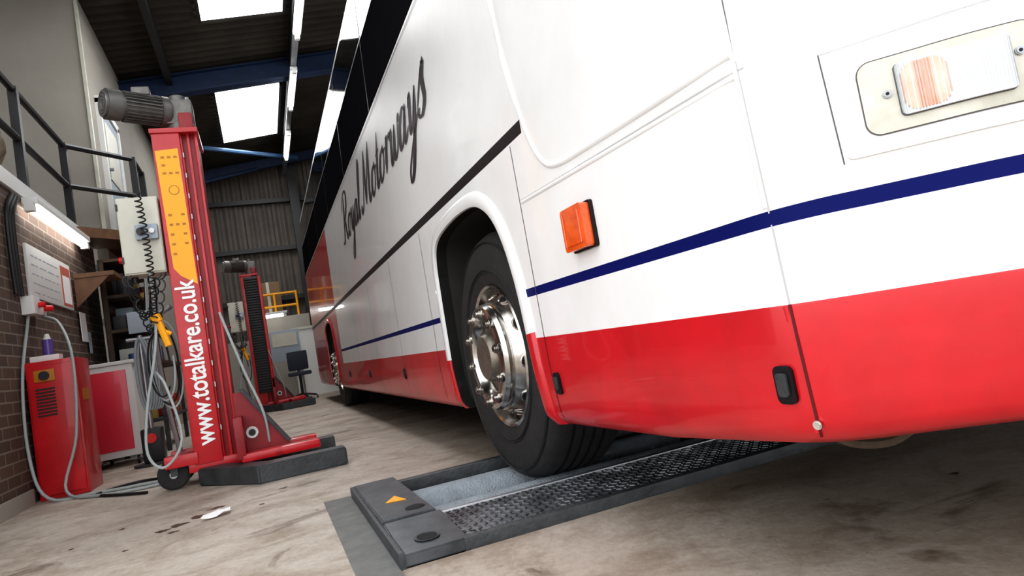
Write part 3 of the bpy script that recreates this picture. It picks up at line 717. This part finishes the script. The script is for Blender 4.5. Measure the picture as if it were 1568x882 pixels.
for k, x in enumerate((5.30, 5.36, 5.42)):
    b.tube([(-1.5, x, 1.4), (-1.5, x - 0.02, 1.7), (-1.5, x, 1.98), (-1.5, x + 0.15, 2.14)], 0.014, BCAB)
b.done()
b = B('notice_board')
b.box((-1.52, 5.62, 1.42), (-1.50, 6.75, 1.82), WPL, 0.003)
for i in range(5):
    for j in range(7): b.box((-1.5, 5.7 + j * 0.1, 1.46 + i * 0.07), (-1.498, 5.7 + j * 0.1 + random.uniform(.04, .1), 1.465 + i * 0.07), GRAYW)
b.box((-1.5, 6.45, 1.44), (-1.497, 6.72, 1.78), mat('poster_red', (0.5, 0.12, 0.08), 0.6)); b.box((-1.5, 6.48, 1.46), (-1.495, 6.69, 1.70), WTXT)
b.done()
b = B('wall_shelf')
b.box((-1.50, 6.85, 1.72), (-1.18, 7.25, 1.76), WOOD); b.prism([(-1.5, 6.86, 1.72), (-1.22, 6.86, 1.72), (-1.5, 6.86, 1.45)], (0, .02, 0), WOOD)
b.done()
b = B('wall_paper_note'); b.box((-1.5, 6.9, 1.15), (-1.495, 7.1, 1.42), WTXT); b.box((-1.5, 7.13, 1.05), (-1.495, 7.22, 1.25), GRAYW); b.done()
wb = empty('metal_workbench', (-1.16, 8.1, 0.45))
b = B('bench_frame')
b.box((-1.38, 7.3, 0.86), (-0.95, 8.9, 0.90), DWOOD, 0.004)
for x in (-1.35, -0.98):
    for yy in (7.35, 8.85): b.box((x - .02, yy - .02, 0), (x + .02, yy + .02, 0.86), GREY)
b.box((-1.38, 7.3, 0.3), (-0.95, 8.9, 0.33), GREY)
for yy in (7.32, 8.1, 8.88):
    b.box((-1.38, yy - .02, 0.9), (-1.34, yy + .02, 1.95), DWOOD)
for zz in (1.92, 1.56, 1.22): b.box((-1.38, 7.3, zz), (-1.1, 8.9, zz + .03), DWOOD)
b.box((-1.385, 7.28, 0.9), (-1.38, 8.9, 1.95), BLKM)
b.done(wb)
b = B('bench_clutter')
cols = [mat('c%d' % i, c, 0.5) for i, c in enumerate([(0.5, 0.5, 0.45), (0.04, 0.07, 0.2), (0.02, 0.02, 0.02), (0.02, 0.02, 0.022), (0.25, 0.15, 0.08), (0.4, 0.02, 0.02), (0.25, 0.32, 0.36), (0.03, 0.03, 0.035), (0.5, 0.38, 0.1)])]
for zz, dep in ((0.335, .4), (0.905, .4), (1.255, .22), (1.595, .22)):
    yy = 7.36
    while yy < 8.7:
        w = random.uniform(.06, .18); h = random.uniform(.08, .27)
        if random.random() < .6: b.box((-1.33, yy, zz), (-1.33 + dep * random.uniform(.5, .9), yy + w, zz + h), random.choice(cols), 0.006)
        else: b.cyl((-1.2, yy + w / 2, zz), (-1.2, yy + w / 2, zz + h), w / 2.2, random.choice(cols), bevel=0.006)
        yy += w + 0.02
b.done(wb)
b = B('hanging_cables')
for k in range(9):
    yy = 7.0 + 0.12 * k; x = -0.98 - 0.02 * (k % 3)
    b.tube([(x, yy, 2.17), (x + .02, yy + .05, 1.7), (x - .03, yy + .12, 1.2 + .1 * (k % 3)), (x, yy + .2, 1.5), (x + .02, yy + .25, 2.17)], 0.008 + .003 * (k % 2), BCAB if k % 3 else CAB)
b.done()
b = B('hose_reel_stand')
for k in range(6):
    b.tube([(-0.95 + 0.015 * k + 0.05 * math.cos(a), 6.2 + .03 * k, 0.75 + 0.3 * math.sin(a)) for a in [2 * math.pi * j / 18 for j in range(19)]], 0.01, CAB if k % 2 else GRAYW, 6, n=3)
b.cyl((-0.95, 6.25, 0.0), (-0.95, 6.25, 0.02), 0.16, GREY); b.cyl((-0.95, 6.25, 0), (-0.95, 6.25, 1.08), 0.02, STEEL); b.cyl((-1.05, 6.25, 1.05), (-0.85, 6.25, 1.05), 0.015, STEEL)
b.box((-1.03, 6.2, 0.02), (-0.87, 6.35, 0.3), BLKM, 0.02); b.cyl((-0.95, 6.18, 0.22), (-0.95, 6.2, 0.22), 0.04, RPL)
b.box((-1.02, 6.22, 1.1), (-0.86, 6.25, 1.28), GRAYW, 0.004)
b.done()
# far area
b = B('office_partition')
b.box((0.55, 13.9, 0), (1.9, 14.0, 1.35), WPL); b.box((0.55, 13.88, 1.35), (1.9, 14.02, 1.4), CREAM); b.done()
b = B('safety_railing')
for x in (-0.1, 0.35, 0.8): b.cyl((x, 14.7, 1.72), (x, 14.7, 2.25), 0.025, YEL)
for z in (2.22, 1.95): b.cyl((-0.1, 14.7, z), (0.8, 14.7, z), 0.025, YEL)
b.done()
b = B('storage_platform'); b.box((-0.15, 14.65, 0), (1.0, 15.25, 1.72), PLAST); b.done()
b = B('cardboard_box'); b.box((0.0, 14.8, 1.72), (0.5, 15.1, 2.5), mat('cardboard', (0.26, 0.17, 0.10), 0.8, var=.2), 0.01); b.box((0.22, 14.79, 1.73), (0.28, 14.8, 2.5), CREAM); b.done()
b = B('display_board'); b.box((0.12, 13.4, 0.75), (0.67, 13.45, 1.35), GRAYW, 0.01); b.box((0.17, 13.39, 1.05), (0.62, 13.4, 1.3), CREAM)
for x in (0.15, 0.64): b.cyl((x, 13.45, 0), (x, 13.42, 0.75), 0.02, STEEL)
b.done()
b = B('office_chair')
SEAT = mat('chair_grey_blue', (0.035, 0.042, 0.06), 0.8)
b.box((0.35, 12.4, 0.45), (0.75, 12.8, 0.52), SEAT, 0.03); b.box((0.37, 12.76, 0.55), (0.73, 12.82, 0.9), SEAT, 0.03); b.box((0.52, 12.79, 0.45), (0.58, 12.83, 0.6), BLKM)
b.cyl((0.55, 12.6, 0.1), (0.55, 12.6, 0.46), 0.025, BLKM)
for k in range(5):
    a = 2 * math.pi * k / 5; e = V((math.cos(a), math.sin(a), 0))
    b.tube([V((0.55, 12.6, 0.12)), V((0.55, 12.6, 0.06)) + e * 0.24], 0.018, BLKM, smooth=False); p = V((0.55, 12.6, 0.03)) + e * 0.25
    b.cyl(p - V((0.012, 0, 0)), p + V((0.012, 0, 0)), 0.03, BLKM)
b.done()
b = B('paper_scrap'); b.grid([[(-0.34 + i * .028 + random.uniform(-.008, .008), 3.20 + j * .028 + i * .012, 0.006 + random.uniform(0, .015)) for j in range(4)] for i in range(5)], WTXT); b.done()
OIL = mat('oil_stain', (0.10, 0.06, 0.04), 0.45, var=0.5, vscale=20)
b = B('oil_stains')
def blob(cx, cy, rx, ry, ang=0.0):
    pts = []
    for k in range(28):
        a = 2 * math.pi * k / 28; r = 1 + 0.22 * math.sin(3 * a + cx * 9) + 0.14 * math.sin(7 * a + cy * 5) + random.uniform(-.1, .1)
        x_ = rx * r * math.cos(a); y_ = ry * r * math.sin(a)
        pts.append((cx + x_ * math.cos(ang) - y_ * math.sin(ang), cy + x_ * math.sin(ang) + y_ * math.cos(ang), 0.0015))
    b.face(pts, OIL)
for q in ((-0.50, 3.22, .025, .025, .5), (-0.44, 3.27, .035, .03, .4), (-0.37, 3.36, .035, .035, .6), (-0.45, 3.14, .02, .016, .2), (-0.30, 3.48, .03, .022, .5), (-0.6, 3.0, .010, .009, 0), (-.85, 3.3, .010, .009, 0), (-.7, 3.5, .012, .012, .3), (-.1, 3.3, .012, .012, .2), (0.0, 3.6, .02, .014, .2), (0.2, 5.0, .03, .03, .3), (1.5, .95, .012, .008, .3), (1.7, 1.3, .012, .01, .4)): blob(*q)
b.done()

# ---------------------------------------------------------------- light + camera
w = bpy.data.worlds.new('sky'); sc.world = w; w.use_nodes = True
bg = w.node_tree.nodes['Background']; bg.inputs['Color'].default_value = (0.95, 0.975, 1.0, 1); bg.inputs['Strength'].default_value = 2.3
def area(name, loc, rot, sx, sy, e):
    l = bpy.data.lights.new(name, 'AREA'); l.shape = 'RECTANGLE'; l.size = sx; l.size_y = sy; l.energy = e
    o = bpy.data.objects.new(name, l); o.location = loc; o.rotation_euler = rot; sc.collection.objects.link(o)
area('rooflight_daylight_1', (0.3, 7.5, 5.0), (0, 0, 0), 1, 2.4, 50)
area('rooflight_daylight_2', (0.3, 12.4, 5.0), (0, 0, 0), 1, 2.4, 35)
cd = bpy.data.cameras.new('camera'); cd.sensor_width = 36; cd.lens = 22.96; cd.clip_start = 0.02
cam = bpy.data.objects.new('camera', cd); sc.collection.objects.link(cam)
right = V((.9223, -.3485, -.1673)); down = V((-.1325, .1217, -.9837)); fwd = V((.3632, .9294, .0659))
M = Matrix((right, -down, -fwd)).transposed().to_4x4(); M.translation = V((0, 0, 0.585))
cam.matrix_world = M
sc.camera = cam
sc.view_settings.view_transform = 'Standard'; sc.view_settings.exposure = 0.0
for lk in ('Medium High Contrast', 'Standard - Medium High Contrast'):
    try:
        sc.view_settings.look = lk; break
    except Exception: pass
